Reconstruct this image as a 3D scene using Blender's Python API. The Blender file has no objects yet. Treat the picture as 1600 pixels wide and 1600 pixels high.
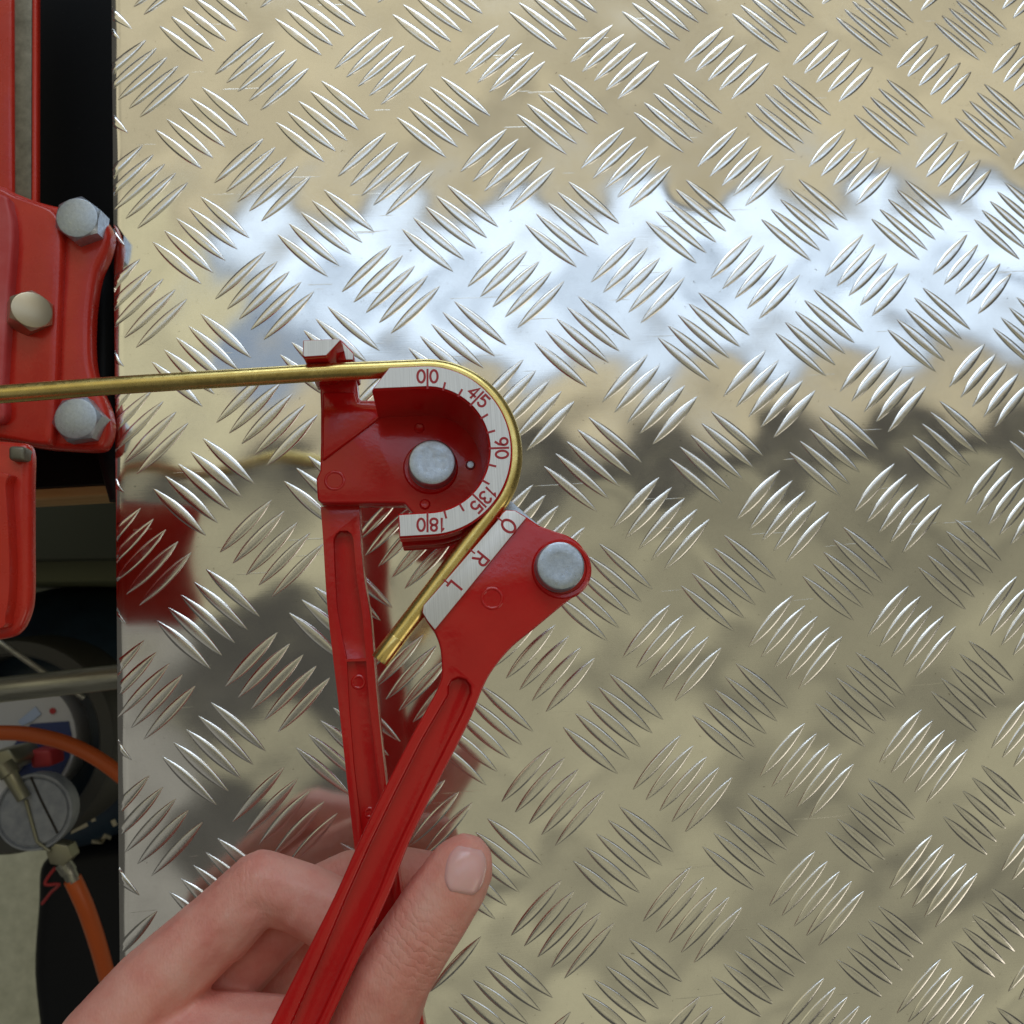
import bpy, bmesh, math, random
import numpy as np
from mathutils import Vector, Matrix
from mathutils.bvhtree import BVHTree

random.seed(7)
scene = bpy.context.scene
COL = scene.collection

# ------------------------------------------------------------------ camera
F = 1244.0                       # focal length in photo pixels (photo 1600 x 1600)
PITCH = 0.04724                  # repeat of the tread pattern, metres
CI, CJ, CK = 1.3632822785, 3.4976497332, 6.0757917245
RL = [[0.995123263362581, 0.06925253644517784, -0.07024084930092948],
      [-0.0610751736056587, 0.9917680481365938, 0.11254315556429197],
      [0.07745652899301143, -0.10770434016899731, 0.9911610672464463]]
K1 = -0.090285
AX = [Vector((r[0], -r[1], -r[2])) for r in RL]      # right, down, forward in world axes
CAM = Vector((0, 0, CK * PITCH))

cam_data = bpy.data.cameras.new('camera')
cam = bpy.data.objects.new('camera', cam_data)
COL.objects.link(cam)
cm = Matrix.Identity(4)
for k, v in enumerate((AX[0], -AX[1], -AX[2])):
    for r in range(3):
        cm[r][k] = v[r]
cm.translation = CAM
cam.matrix_world = cm
cam_data.sensor_width = 36
cam_data.lens = 36 * F / 1600
cam_data.clip_start = 0.01
cam_data.clip_end = 50
cam_data.dof.use_dof = True
cam_data.dof.focus_distance = 0.228
cam_data.dof.aperture_fstop = 24
scene.camera = cam


def ray(px, py):
    return AX[2] + AX[0] * ((px - 800) / F) + AX[1] * ((py - 800) / F)


def W(px, py, z=0.0):
    """pixel -> point on the horizontal plane at height z"""
    d = ray(px, py)
    return CAM + d * ((z - CAM.z) / d.z)


# ------------------------------------------------------------------ light
world = bpy.data.worlds.new('World')
scene.world = world
world.use_nodes = True
bg = world.node_tree.nodes['Background']
bg.inputs[0].default_value = (0.070, 0.067, 0.058, 1)
bg.inputs[1].default_value = 1.0

ZL = 2.2                         # height of the lamps over the bench


def mirror_hit(px, py):
    q = W(px, py, 0)
    d = q - CAM
    r = Vector((d.x, d.y, -d.z))
    return q + r * (ZL / r.z)


def lamp(name, x0, y0, x1, y1, col, radiance, uneven=0.0, up=0.0):
    pts = [mirror_hit(x, y) for x, y in ((x0, y0), (x1, y0), (x1, y1), (x0, y1))]
    ax = (pts[0].x + pts[3].x) / 2; bx = (pts[1].x + pts[2].x) / 2
    ay = (pts[0].y + pts[1].y) / 2; by = (pts[2].y + pts[3].y) / 2
    L = bpy.data.lights.new(name, 'AREA')
    L.shape = 'RECTANGLE'
    L.size = abs(bx - ax); L.size_y = abs(by - ay)
    L.color = col
    L.energy = radiance * math.pi * L.size * L.size_y
    o = bpy.data.objects.new(name, L)
    o.location = ((ax + bx) / 2, (ay + by) / 2, ZL + up)
    COL.objects.link(o)
    if uneven:                    # emission varied in streaks, imitating the reflection of an uneven ceiling
        L.use_nodes = True
        nt = L.node_tree
        em = nt.nodes['Emission']
        ge = nt.nodes.new('ShaderNodeNewGeometry')
        mp = nt.nodes.new('ShaderNodeMapping'); mp.inputs['Scale'].default_value = (0.8, 5.0, 1)
        nz = nt.nodes.new('ShaderNodeTexNoise'); nz.inputs['Scale'].default_value = 1.5; nz.inputs['Detail'].default_value = 5
        mr_ = nt.nodes.new('ShaderNodeMapRange')
        mr_.inputs['From Min'].default_value = 0.32; mr_.inputs['From Max'].default_value = 0.68
        mr_.inputs['To Min'].default_value = 1 - uneven; mr_.inputs['To Max'].default_value = 1 + uneven
        nt.links.new(ge.outputs['Position'], mp.inputs['Vector'])
        nt.links.new(mp.outputs['Vector'], nz.inputs['Vector'])
        nt.links.new(nz.outputs['Fac'], mr_.inputs['Value'])
        nt.links.new(mr_.outputs['Result'], em.inputs['Strength'])
    return o


TAN = (1.0, 0.88, 0.57)
TAN2 = (1.0, 0.93, 0.58)
COOL = (0.74, 0.87, 1.0)
lamp('window_light', 380, 322, 1850, 426, COOL, 1.12)
lamp('window_light', 470, 446, 1850, 540, COOL, 0.92, 0.35)
lamp('ceiling_fill_panel', -300, -250, 1900, 306, TAN, 0.52, 0.4)  # added glowing panels, standing in for the unseen ceiling reflected in the plate
lamp('ceiling_fill_panel', -350, 322, 345, 745, TAN2, 0.56, 0.25)
lamp('ceiling_fill_panel', 350, 562, 1900, 672, TAN, 0.42, 0.5)
lamp('ceiling_fill_panel', 640, 742, 1900, 1900, TAN2, 0.245, 0.65)  # gaps between the added panels are left to reflect dark
lamp('ceiling_fill_panel', -300, 790, 640, 955, TAN2, 0.32, 0.5)
lamp('ceiling_fill_panel', 310, 1130, 520, 1210, TAN2, 0.26)
lamp('ceiling_fill_panel', -300, 985, 300, 1900, (1.0, 0.97, 0.84), 0.17, 0.5)
lamp('window_rim_fill', 330, 306, 1900, 560, (0.50, 0.70, 1.0), 0.42, 0.0, 0.04)  # added dim lamp behind the window strips, giving their reflection blue rims


def side_lamp(name, loc, target, sx, sy, col, radiance):
    L = bpy.data.lights.new(name, 'AREA')
    L.shape = 'RECTANGLE'; L.size = sx; L.size_y = sy
    L.color = col
    L.energy = radiance * math.pi * sx * sy
    o = bpy.data.objects.new(name, L)
    o.location = loc
    o.rotation_euler = (Vector(target) - Vector(loc)).to_track_quat('-Z', 'Y').to_euler()
    COL.objects.link(o)


side_lamp('side_fill_cool', (0.25, 2.3, 1.35), (0, 0, 0), 2.0, 1.1, COOL, 3.2)  # added fill lamp outside the plate's mirror view, brightening the tool
side_lamp('side_fill_warm', (2.0, -1.3, 1.3), (0, 0, 0), 1.2, 1.0, (1.0, 0.9, 0.72), 1.5)  # added warm fill from the opposite side, no such source in view

vs = scene.view_settings
vs.view_transform = 'Standard'
vs.look = 'None'
vs.exposure = 0.0
vs.gamma = 1.0
scene.cycles.use_denoising = True
scene.cycles.max_bounces = 10
scene.cycles.glossy_bounces = 8


# ------------------------------------------------------------------ materials
def mat(name, col, rough=0.5, metal=0.0, **kw):
    m = bpy.data.materials.new(name)
    m.use_nodes = True
    nt = m.node_tree
    b = nt.nodes['Principled BSDF']
    b.inputs['Base Color'].default_value = (*col, 1)
    b.inputs['Roughness'].default_value = rough
    b.inputs['Metallic'].default_value = metal
    for k, v in kw.items():
        b.inputs[k.replace('_', ' ')].default_value = v
    m['_b'] = 1
    return m


def N(m, typ, **kw):
    n = m.node_tree.nodes.new(typ)
    for k, v in kw.items():
        if hasattr(n, k):
            setattr(n, k, v)
        else:
            n.inputs[k].default_value = v
    return n


def link(m, a, b):
    m.node_tree.links.new(a, b)


def coords(m, scale=(1, 1, 1), rot=(0, 0, 0), kind='Object'):
    tc = N(m, 'ShaderNodeTexCoord')
    mp = N(m, 'ShaderNodeMapping')
    mp.inputs['Scale'].default_value = scale
    mp.inputs['Rotation'].default_value = rot
    link(m, tc.outputs[kind], mp.inputs['Vector'])
    return mp.outputs['Vector']


def noise(m, vec, scale, detail=3, rough=0.5):
    n = N(m, 'ShaderNodeTexNoise')
    n.inputs['Scale'].default_value = scale
    n.inputs['Detail'].default_value = detail
    n.inputs['Roughness'].default_value = rough
    link(m, vec, n.inputs['Vector'])
    return n.outputs['Fac']


def ramp(m, fac, stops):
    r = N(m, 'ShaderNodeValToRGB')
    cr = r.color_ramp
    while len(cr.elements) < len(stops):
        cr.elements.new(0.5)
    for e, (p, c) in zip(cr.elements, stops):
        e.position = p
        e.color = (*c, 1) if len(c) == 3 else c
    link(m, fac, r.inputs[0])
    return r.outputs[0]


def bump(m, fac, strength, dist, prev=None):
    b = N(m, 'ShaderNodeBump')
    b.inputs['Strength'].default_value = strength
    b.inputs['Distance'].default_value = dist
    link(m, fac, b.inputs['Height'])
    if prev is not None:
        link(m, prev, b.inputs['Normal'])
    return b.outputs['Normal']


def P(m):
    return m.node_tree.nodes['Principled BSDF']


def g(v):
    return (v, v, v)


# polished aluminium tread plate
M_PLATE = mat('polished_aluminium', (0.80, 0.79, 0.77), 0.15, 1.0)
v = coords(M_PLATE)
wav = noise(M_PLATE, v, 38, 1.0, 0.4)
micro = noise(M_PLATE, coords(M_PLATE, (60, 2600, 60)), 1.0, 3, 0.6)
b1 = bump(M_PLATE, wav, 1.0, 0.00030)
b2 = bump(M_PLATE, micro, 0.10, 0.00002, b1)
sc = None
b3 = b2
for ang, sc_, st_ in ((0.35, 70, 0.5), (-0.9, 85, 0.4), (1.35, 60, 0.4)):
    sv = coords(M_PLATE, (sc_ * 0.22, sc_ * 9, 1), (0, 0, ang))
    sn = noise(M_PLATE, sv, 1.0, 2, 0.5)
    line = ramp(M_PLATE, sn, [(0.735, g(0.0)), (0.75, g(1.0))])
    b3 = bump(M_PLATE, line, st_, 0.00003, b3)
link(M_PLATE, b3, P(M_PLATE).inputs['Normal'])
speck = noise(M_PLATE, coords(M_PLATE), 420, 4, 0.75)
link(M_PLATE, ramp(M_PLATE, speck, [(0.27, (0.36, 0.34, 0.31)), (0.34, (0.80, 0.79, 0.77)), (0.7, (0.83, 0.82, 0.80))]), P(M_PLATE).inputs['Base Color'])
smudge = noise(M_PLATE, v, 24, 5, 0.6)
rr = ramp(M_PLATE, smudge, [(0.3, g(0.065)), (0.7, g(0.14))])
link(M_PLATE, rr, P(M_PLATE).inputs['Roughness'])


# bars stamped out of the same sheet, a bit duller
M_BAR = mat('worn_aluminium', (0.80, 0.79, 0.78), 0.2, 1.0)
v = coords(M_BAR)
link(M_BAR, bump(M_BAR, noise(M_BAR, v, 700, 3, 0.6), 0.14, 0.0001), P(M_BAR).inputs['Normal'])
link(M_BAR, ramp(M_BAR, noise(M_BAR, v, 220, 4, 0.7), [(0.35, g(0.11)), (0.75, g(0.27))]), P(M_BAR).inputs['Roughness'])


def paint(name, col, dark, rough=0.22):
    m = mat(name, col, rough)
    v = coords(m)
    c = ramp(m, noise(m, v, 45, 4, 0.6), [(0.3, dark), (0.7, col)])
    link(m, c, P(m).inputs['Base Color'])
    n1 = bump(m, noise(m, v, 620, 3, 0.6), 0.28, 0.00016)
    n2 = bump(m, noise(m, v, 90, 2, 0.5), 0.16, 0.0003, n1)
    link(m, n2, P(m).inputs['Normal'])
    link(m, ramp(m, noise(m, v, 160, 4, 0.6), [(0.3, g(rough * 0.75)), (0.75, g(rough * 1.5))]), P(m).inputs['Roughness'])
    link(m, n2, P(m).inputs['Coat Normal'])
    return m


M_RED = paint('red_enamel', (0.60, 0.011, 0.011), (0.50, 0.008, 0.009), 0.15)
M_REDCAST = paint('red_cast_paint', (0.60, 0.035, 0.018), (0.50, 0.02, 0.012), 0.26)
for m_ in (M_RED, M_REDCAST):
    P(m_).inputs['Coat Weight'].default_value = 0.25
    P(m_).inputs['Specular IOR Level'].default_value = 0.38
    P(m_).inputs['Coat Roughness'].default_value = 0.06
M_RED_SCRAPED = paint('red_scuffed_paint', (0.60, 0.12, 0.13), (0.50, 0.03, 0.03), 0.4)
M_INK = mat('engraved_red_ink', (0.42, 0.02, 0.03), 0.5)


def brushed(name, col, rough, rot, sx=3000, metal=0.9):
    m = mat(name, col, rough, metal)
    vv = coords(m, (sx, 40, 40), (0, 0, rot))
    n = noise(m, vv, 1.0, 3, 0.6)
    link(m, bump(m, n, 0.25, 0.00004), P(m).inputs['Normal'])
    c = tuple(x * 0.8 for x in col)
    link(m, ramp(m, n, [(0.3, c), (0.7, col)]), P(m).inputs['Base Color'])
    return m


M_FACE = brushed('brushed_scale_face', (0.86, 0.87, 0.89), 0.42, 0.0, metal=0.3)
M_STRIP = brushed('brushed_scale_strip', (0.86, 0.87, 0.89), 0.42, 0.7, metal=0.3)

M_ZINC = mat('zinc_plated_steel', (0.62, 0.65, 0.69), 0.34, 0.9)
v = coords(M_ZINC)
link(M_ZINC, bump(M_ZINC, noise(M_ZINC, v, 2200, 4, 0.75), 0.6, 0.00006), P(M_ZINC).inputs['Normal'])
link(M_ZINC, ramp(M_ZINC, noise(M_ZINC, v, 850, 5, 0.8), [(0.3, (0.36, 0.42, 0.51)), (0.7, (0.56, 0.63, 0.73))]), P(M_ZINC).inputs['Base Color'])
link(M_ZINC, ramp(M_ZINC, noise(M_ZINC, v, 500, 4, 0.7), [(0.3, g(0.25)), (0.75, g(0.5))]), P(M_ZINC).inputs['Roughness'])

M_BRASS = mat('drawn_brass', (0.70, 0.50, 0.13), 0.27, 1.0)
v = coords(M_BRASS)
link(M_BRASS, ramp(M_BRASS, noise(M_BRASS, v, 140, 5, 0.65), [(0.25, (0.60, 0.46, 0.15)), (0.7, (0.84, 0.67, 0.26))]), P(M_BRASS).inputs['Base Color'])
link(M_BRASS, ramp(M_BRASS, noise(M_BRASS, v, 800, 3, 0.6), [(0.3, g(0.22)), (0.7, g(0.36))]), P(M_BRASS).inputs['Roughness'])
M_BRASS_CUT = mat('polished_brass', (0.76, 0.58, 0.22), 0.26, 1.0)
M_DARKHOLE = mat('dark_recess', (0.02, 0.015, 0.012), 0.7)

M_SKIN = mat('skin', (0.55, 0.30, 0.22), 0.48)
P(M_SKIN).inputs['Subsurface Weight'].default_value = 0.25
P(M_SKIN).inputs['Subsurface Radius'].default_value = (1.0, 0.35, 0.2)
P(M_SKIN).inputs['Subsurface Scale'].default_value = 0.0025
v = coords(M_SKIN)
link(M_SKIN, ramp(M_SKIN, noise(M_SKIN, v, 70, 5, 0.6), [(0.3, (0.70, 0.24, 0.19)), (0.5, (0.78, 0.34, 0.27)), (0.72, (0.82, 0.44, 0.36))]), P(M_SKIN).inputs['Base Color'])
wr = N(M_SKIN, 'ShaderNodeTexVoronoi')
wr.inputs['Scale'].default_value = 1500
link(M_SKIN, coords(M_SKIN, (1, 0.55, 1), (0, 0, 0.6)), wr.inputs['Vector'])
s1 = bump(M_SKIN, wr.outputs['Distance'], 0.35, 0.0002)
s2 = bump(M_SKIN, noise(M_SKIN, v, 330, 4, 0.6), 0.35, 0.0004, s1)
SKIN_N = s2                       # joint creases are added once the hand's joints are placed
M_NAIL = mat('fingernail', (0.80, 0.46, 0.43), 0.22)
P(M_NAIL).inputs['Subsurface Weight'].default_value = 0.2
P(M_NAIL).inputs['Subsurface Scale'].default_value = 0.002
vv = coords(M_NAIL, (900, 60, 60), (0, 0, 0.25))
link(M_NAIL, bump(M_NAIL, noise(M_NAIL, vv, 1, 2, 0.5), 0.3, 0.00006), P(M_NAIL).inputs['Normal'])

M_BLACK = mat('black_bench_top', (0.006, 0.006, 0.007), 0.6)
P(M_BLACK).inputs['Specular IOR Level'].default_value = 0.12
v = coords(M_BLACK)
link(M_BLACK, ramp(M_BLACK, noise(M_BLACK, v, 2200, 2, 0.8), [(0.70, (0.005, 0.005, 0.006)), (0.80, (0.10, 0.10, 0.10))]), P(M_BLACK).inputs['Base Color'])
M_RUBBER = mat('black_rubber', (0.009, 0.010, 0.013), 0.5, Specular_IOR_Level=0.25)
M_WOOD = mat('pine_edging', (0.42, 0.24, 0.10), 0.55)
vv = coords(M_WOOD, (12, 160, 160))
link(M_WOOD, ramp(M_WOOD, noise(M_WOOD, vv, 1.0, 5, 0.6), [(0.3, (0.52, 0.30, 0.12)), (0.7, (0.72, 0.46, 0.21))]), P(M_WOOD).inputs['Base Color'])
M_STEEL = mat('scuffed_grey_steel', (0.42, 0.42, 0.37), 0.38, 0.85)
vv = coords(M_STEEL, (30, 260, 260))
link(M_STEEL, ramp(M_STEEL, noise(M_STEEL, vv, 1.0, 6, 0.7), [(0.3, (0.24, 0.24, 0.21)), (0.7, (0.52, 0.52, 0.46))]), P(M_STEEL).inputs['Base Color'])
M_SLIDE = mat('cast_steel_slide', (0.20, 0.19, 0.15), 0.5, 0.6)
v = coords(M_SLIDE)
link(M_SLIDE, ramp(M_SLIDE, noise(M_SLIDE, v, 220, 5, 0.7), [(0.3, (0.13, 0.12, 0.09)), (0.7, (0.26, 0.24, 0.19))]), P(M_SLIDE).inputs['Base Color'])
M_NAVY = mat('navy_bottle_paint', (0.012, 0.028, 0.055), 0.4)
v = coords(M_NAVY)
link(M_NAVY, ramp(M_NAVY, noise(M_NAVY, v, 30, 4, 0.6), [(0.3, (0.008, 0.016, 0.035)), (0.7, (0.02, 0.045, 0.075))]), P(M_NAVY).inputs['Base Color'])
M_CHALK = mat('cream_paint_mark', (0.50, 0.47, 0.36), 0.7)
M_COLLAR = mat('dark_grey_collar', (0.05, 0.05, 0.045), 0.5)
M_PAPER = mat('white_label', (0.55, 0.56, 0.60), 0.6)
M_BLUEPRINT = mat('blue_print', (0.03, 0.05, 0.17), 0.5)
M_PALEBLUE = mat('pale_blue_print', (0.42, 0.52, 0.75), 0.5)
M_ORANGE = mat('orange_rubber', (0.60, 0.11, 0.018), 0.4)
M_REDPLASTIC = mat('red_plastic', (0.42, 0.03, 0.035), 0.5)
M_GAUGE = mat('grey_gauge_back', (0.30, 0.32, 0.36), 0.45, 0.3)
v = coords(M_GAUGE)
link(M_GAUGE, ramp(M_GAUGE, noise(M_GAUGE, v, 150, 4, 0.6), [(0.3, (0.22, 0.24, 0.28)), (0.7, (0.34, 0.36, 0.40))]), P(M_GAUGE).inputs['Base Color'])
M_FITTING = mat('tarnished_fitting', (0.34, 0.33, 0.24), 0.4, 0.8)
M_FITTING2 = mat('brassy_zinc', (0.52, 0.45, 0.33), 0.35, 0.9)
M_FLOOR = mat('pale_concrete', (0.40, 0.39, 0.29), 0.8)
v = coords(M_FLOOR)
link(M_FLOOR, ramp(M_FLOOR, noise(M_FLOOR, v, 40, 6, 0.7), [(0.3, (0.50, 0.50, 0.37)), (0.7, (0.72, 0.71, 0.55))]), P(M_FLOOR).inputs['Base Color'])
M_GREEN = mat('dark_green_panel', (0.034, 0.042, 0.028), 0.55)
M_OLIVE = mat('olive_panel', (0.09, 0.10, 0.05), 0.6)


# ------------------------------------------------------------------ mesh helpers
def link_obj(name, me, parent=None):
    o = bpy.data.objects.new(name, me)
    COL.objects.link(o)
    if parent is not None:
        o.parent = parent
    return o


def finish(me, material, smooth=True, angle=35):
    me.materials.clear()
    me.materials.append(material)
    if smooth:
        me.polygons.foreach_set('use_smooth', [True] * len(me.polygons))
        me.set_sharp_from_angle(angle=math.radians(angle))
    me.update()


def mesh_obj(name, verts, faces, material, parent=None, smooth=True, angle=35):
    me = bpy.data.meshes.new(name)
    me.from_pydata([tuple(v) for v in verts], [], faces)
    bm = bmesh.new(); bm.from_mesh(me)
    bmesh.ops.recalc_face_normals(bm, faces=bm.faces)
    bm.to_mesh(me); bm.free()
    finish(me, material, smooth, angle)
    return link_obj(name, me, parent)


def thing(name, label, cat, matrix=None, group=None):
    o = bpy.data.objects.new(name, None)
    COL.objects.link(o)
    o.empty_display_size = 0.01
    if matrix is not None:
        o.matrix_world = matrix
    tag(o, label, cat, group)
    return o


def tag(o, label=None, cat=None, group=None, kind=None):
    if label: o['label'] = label
    if cat: o['category'] = cat
    if group: o['group'] = group
    if kind: o['kind'] = kind
    return o


def spline(pts, n=6, closed=False):
    """Catmull-Rom through 2D/3D points"""
    pts = [Vector(p) for p in pts]
    out = []
    m = len(pts)
    segs = m if closed else m - 1
    for i in range(segs):
        p0 = pts[(i - 1) % m] if closed or i > 0 else pts[0]
        p1 = pts[i]; p2 = pts[(i + 1) % m]
        p3 = pts[(i + 2) % m] if closed or i + 2 < m else pts[-1]
        for k in range(n):
            t = k / n
            out.append(0.5 * ((2 * p1) + (p2 - p0) * t + (2 * p0 - 5 * p1 + 4 * p2 - p3) * t * t + (3 * p1 - p0 - 3 * p2 + p3) * t ** 3))
    if not closed:
        out.append(pts[-1])
    return out


def prism_bm(poly, z0, z1, draft=0.0):
    """poly: list of (x, y); draft widens the bottom (z0) outward by that many metres"""
    bm = bmesh.new()
    cx = sum(p[0] for p in poly) / len(poly); cy = sum(p[1] for p in poly) / len(poly)
    top = [bm.verts.new((p[0], p[1], z1)) for p in poly]
    bot = []
    for p in poly:
        d = Vector((p[0] - cx, p[1] - cy))
        d = d.normalized() * draft if d.length > 0 else d
        bot.append(bm.verts.new((p[0] + d.x, p[1] + d.y, z0)))
    bm.faces.new(top); bm.faces.new(bot[::-1])
    n = len(poly)
    for i in range(n):
        bm.faces.new((top[i], bot[i], bot[(i + 1) % n], top[(i + 1) % n]))
    bmesh.ops.recalc_face_normals(bm, faces=bm.faces)
    return bm


def bake(o):
    """apply an object's modifiers"""
    dg = bpy.context.evaluated_depsgraph_get()
    dg.update()
    me = bpy.data.meshes.new_from_object(o.evaluated_get(dg))
    o.modifiers.clear()
    old = o.data
    o.data = me
    bpy.data.meshes.remove(old)
    return o


def solid(name, poly, z0, z1, material, parent=None, cutters=(), bevel=0.0004, segs=3, draft=0.0, angle=40):
    """a casting: outline extruded, pockets cut out, edges rounded"""
    me = bpy.data.meshes.new(name)
    bm = prism_bm(poly, z0, z1, draft); bm.to_mesh(me); bm.free()
    o = link_obj(name, me)
    tmp = []
    for (cp, cz, ctop) in cutters:
        cme = bpy.data.meshes.new('cut')
        bm = prism_bm(cp, cz, ctop, 0.0); bm.to_mesh(cme); bm.free()
        c = link_obj('cut', cme)
        tmp.append(c)
        md = o.modifiers.new('b', 'BOOLEAN'); md.object = c; md.operation = 'DIFFERENCE'; md.solver = 'EXACT'
    if bevel:
        md = o.modifiers.new('v', 'BEVEL'); md.width = bevel; md.segments = segs
        md.limit_method = 'ANGLE'; md.angle_limit = math.radians(38); md.use_clamp_overlap = True
    bake(o)
    for c in tmp:
        cm_ = c.data; bpy.data.objects.remove(c); bpy.data.meshes.remove(cm_)
    finish(o.data, material, True, angle)
    if parent is not None:
        o.parent = parent
    return o


def tube_obj(name, path, r, material, parent=None, seg=20, caps=True, radii=None):
    path = [Vector(p) for p in path]
    verts, faces = [], []
    up = Vector((0.13, 0.21, 0.97)).normalized()
    prev = None
    for i, p in enumerate(path):
        a = path[max(i - 1, 0)]; b = path[min(i + 1, len(path) - 1)]
        t = (b - a).normalized()
        if prev is None:
            u = t.cross(up).normalized()
        else:
            u = (prev - t * prev.dot(t)).normalized()
        prev = u
        w = t.cross(u)
        rr = radii[i] if radii else r
        for k in range(seg):
            an = 2 * math.pi * k / seg
            verts.append(p + u * (math.cos(an) * rr) + w * (math.sin(an) * rr))
    for i in range(len(path) - 1):
        for k in range(seg):
            faces.append((i * seg + k, i * seg + (k + 1) % seg, (i + 1) * seg + (k + 1) % seg, (i + 1) * seg + k))
    if caps:
        faces.append(tuple(range(seg))[::-1])
        faces.append(tuple(range((len(path) - 1) * seg, len(path) * seg)))
    return mesh_obj(name, verts, faces, material, parent, True, 50)


def lathe(name, prof, material, parent=None, seg=48, center=(0, 0), angle=35, mtx=None):
    """prof: (radius, z) from axis out; closed at the axis when radius = 0"""
    verts, faces, rings = [], [], []
    for r, z in prof:
        if r <= 1e-9:
            rings.append([len(verts)]); verts.append(Vector((0, 0, z)))
        else:
            rings.append(list(range(len(verts), len(verts) + seg)))
            for k in range(seg):
                a = 2 * math.pi * k / seg
                verts.append(Vector((r * math.cos(a), r * math.sin(a), z)))
    for a, b in zip(rings, rings[1:]):
        for k in range(seg):
            q = [a[k % len(a)], a[(k + 1) % len(a)], b[(k + 1) % len(b)], b[k % len(b)]]
            q2 = []
            for x in q:
                if x not in q2: q2.append(x)
            if len(q2) > 2: faces.append(tuple(q2))
    if mtx is not None:
        verts = [mtx @ v for v in verts]
    verts = [v + Vector((center[0], center[1], 0)) for v in verts]
    return mesh_obj(name, verts, faces, material, parent, True, angle)


# ------------------------------------------------------------------ tread plate
def lat_px(i, j):
    """lattice -> photo pixel, with the lens' slight barrel distortion"""
    d = Vector(((i - CI), (j - CJ), CK))
    q = [sum(RL[r][k] * d[k] for k in range(3)) for r in range(3)]
    ux, uy = q[0] / q[2], q[1] / q[2]
    s = 1 + K1 * (ux * ux + uy * uy)
    return 800 + F * ux * s, 800 + F * uy * s


def lat(i, j):
    return W(*lat_px(i, j), 0)


edge_a, edge_b = W(175, 200), W(185, 1400)
e_dir = (edge_b - edge_a) / (edge_b.y - edge_a.y)


def edge_x(y):
    return edge_a.x + e_dir.x * (y - edge_a.y)


plate = thing('tread_plate', 'polished aluminium tread plate stamped with groups of five raised bars', 'metal plate')


def plate_h(x, y):
    i = x / PITCH + CI; j = -y / PITCH + CJ
    c = math.cos
    t = 2 * math.pi
    return 0.00013 * c(t * i) * c(t * j) + 0.00006 * math.sin(t * (i + j) * 1.0) + 0.00012 * math.sin(1.3 * i + 0.7) * math.sin(1.1 * j)


y_top, y_bot, x_right = 0.34, -0.235, 0.36
NX, NY = 250, 260
verts, faces = [], []
for b in range(NY + 1):
    y = y_bot + (y_top - y_bot) * b / NY
    ex = edge_x(y)
    for a in range(NX + 1):
        x = ex + (x_right - ex) * a / NX
        roll = 0.0006 * max(0, 1 - (x - ex) / 0.0025) ** 2          # sheared edge rolls over
        verts.append((x, y, plate_h(x, y) - roll))
for b in range(NY):
    for a in range(NX):
        q = b * (NX + 1) + a
        faces.append((q, q + 1, q + NX + 2, q + NX + 1))
# rim down to the underside
rim = [b * (NX + 1) for b in range(NY, -1, -1)] + list(range(1, NX + 1)) + [b * (NX + 1) + NX for b in range(1, NY + 1)] + [NY * (NX + 1) + a for a in range(NX - 1, 0, -1)]
base = len(verts)
for r in rim:
    verts.append((verts[r][0], verts[r][1], -0.003))
for k in range(len(rim)):
    k2 = (k + 1) % len(rim)
    faces.append((rim[k], rim[k2], base + k2, base + k))
faces.append(tuple(range(base + len(rim) - 1, base - 1, -1)))
mesh_obj('sheet', verts, faces, M_PLATE, plate, True, 50)

# one bar, 2 units long before scaling, lens shaped with a flattened crown
bv, bf = [], []
NA, NB = 16, 8
for a in range(NA + 1):
    s = -1 + 2 * a / NA
    s = math.copysign(abs(s) ** 0.92, s)
    wd = 0.0022 * (1 - s * s) ** 0.95 + 0.00012
    ht = 0.00042 * (1 - s * s) ** 0.6
    for b in range(NB + 1):
        t = -1 + 2 * b / NB
        bv.append((s, wd * t, ht * (1 - abs(t) ** 3.0) - (0.0004 if abs(t) > 0.99 else 0)))
for a in range(NA):
    for b in range(NB):
        q = a * (NB + 1) + b
        bf.append((q, q + 1, q + NB + 2, q + NB + 1))
bar_me = bpy.data.meshes.new('tread_bar')
bar_me.from_pydata(bv, [], bf)
bm = bmesh.new(); bm.from_mesh(bar_me); bmesh.ops.recalc_face_normals(bm, faces=bm.faces); bm.to_mesh(bar_me); bm.free()
finish(bar_me, M_BAR, True, 70)
if bar_me.polygons[len(bar_me.polygons) // 2].normal.z < 0:
    bar_me.flip_normals()

bars = []
for ii in range(-3, 10):
    for jj in range(-3, 10):
        for (off, d, st) in ((0.0, (0.403, -0.374), (0.094, 0.090)), (0.5, (0.389, 0.381), (0.096, -0.092))):
            for k in (-2, -1, 0, 1, 2):
                ci = ii + off + st[0] * k + random.uniform(-0.003, 0.003)
                cj = jj + off + st[1] * k + random.uniform(-0.003, 0.003)
                A = lat(ci - d[0] / 2, cj - d[1] / 2)
                B = lat(ci + d[0] / 2, cj + d[1] / 2)
                c = (A + B) / 2
                if c.y > y_top - 0.02 or c.y < y_bot + 0.02 or c.x > x_right - 0.02:
                    continue
                if max(A.x, B.x) < edge_x(c.y) + 0.003:
                    continue
                px, py = lat_px(ci, cj)
                wr_ = (lat(ci + st[0], cj + st[1]) - lat(ci, cj)).length / (PITCH * math.hypot(*st))
                bars.append((px, py, A, B, wr_))


def bar_cost(b):
    """bars that show in the frame and are clear of the tool come first, the largest of them ahead"""
    px, py = b[0], b[1]
    inside = 0 < px < 1600 and 0 < py < 1600
    hid = (500 < px < 790 and 610 < py < 830) or (px < 230) or (300 < px < 620 and py > 1420)
    size = (b[3] - b[2]).length / ((b[2] + b[3]) / 2 - CAM).length
    band = 0 if 190 < py < 1410 else 0.03
    return -(size - band) if inside and not hid else 1.0


bars.sort(key=bar_cost)


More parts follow.
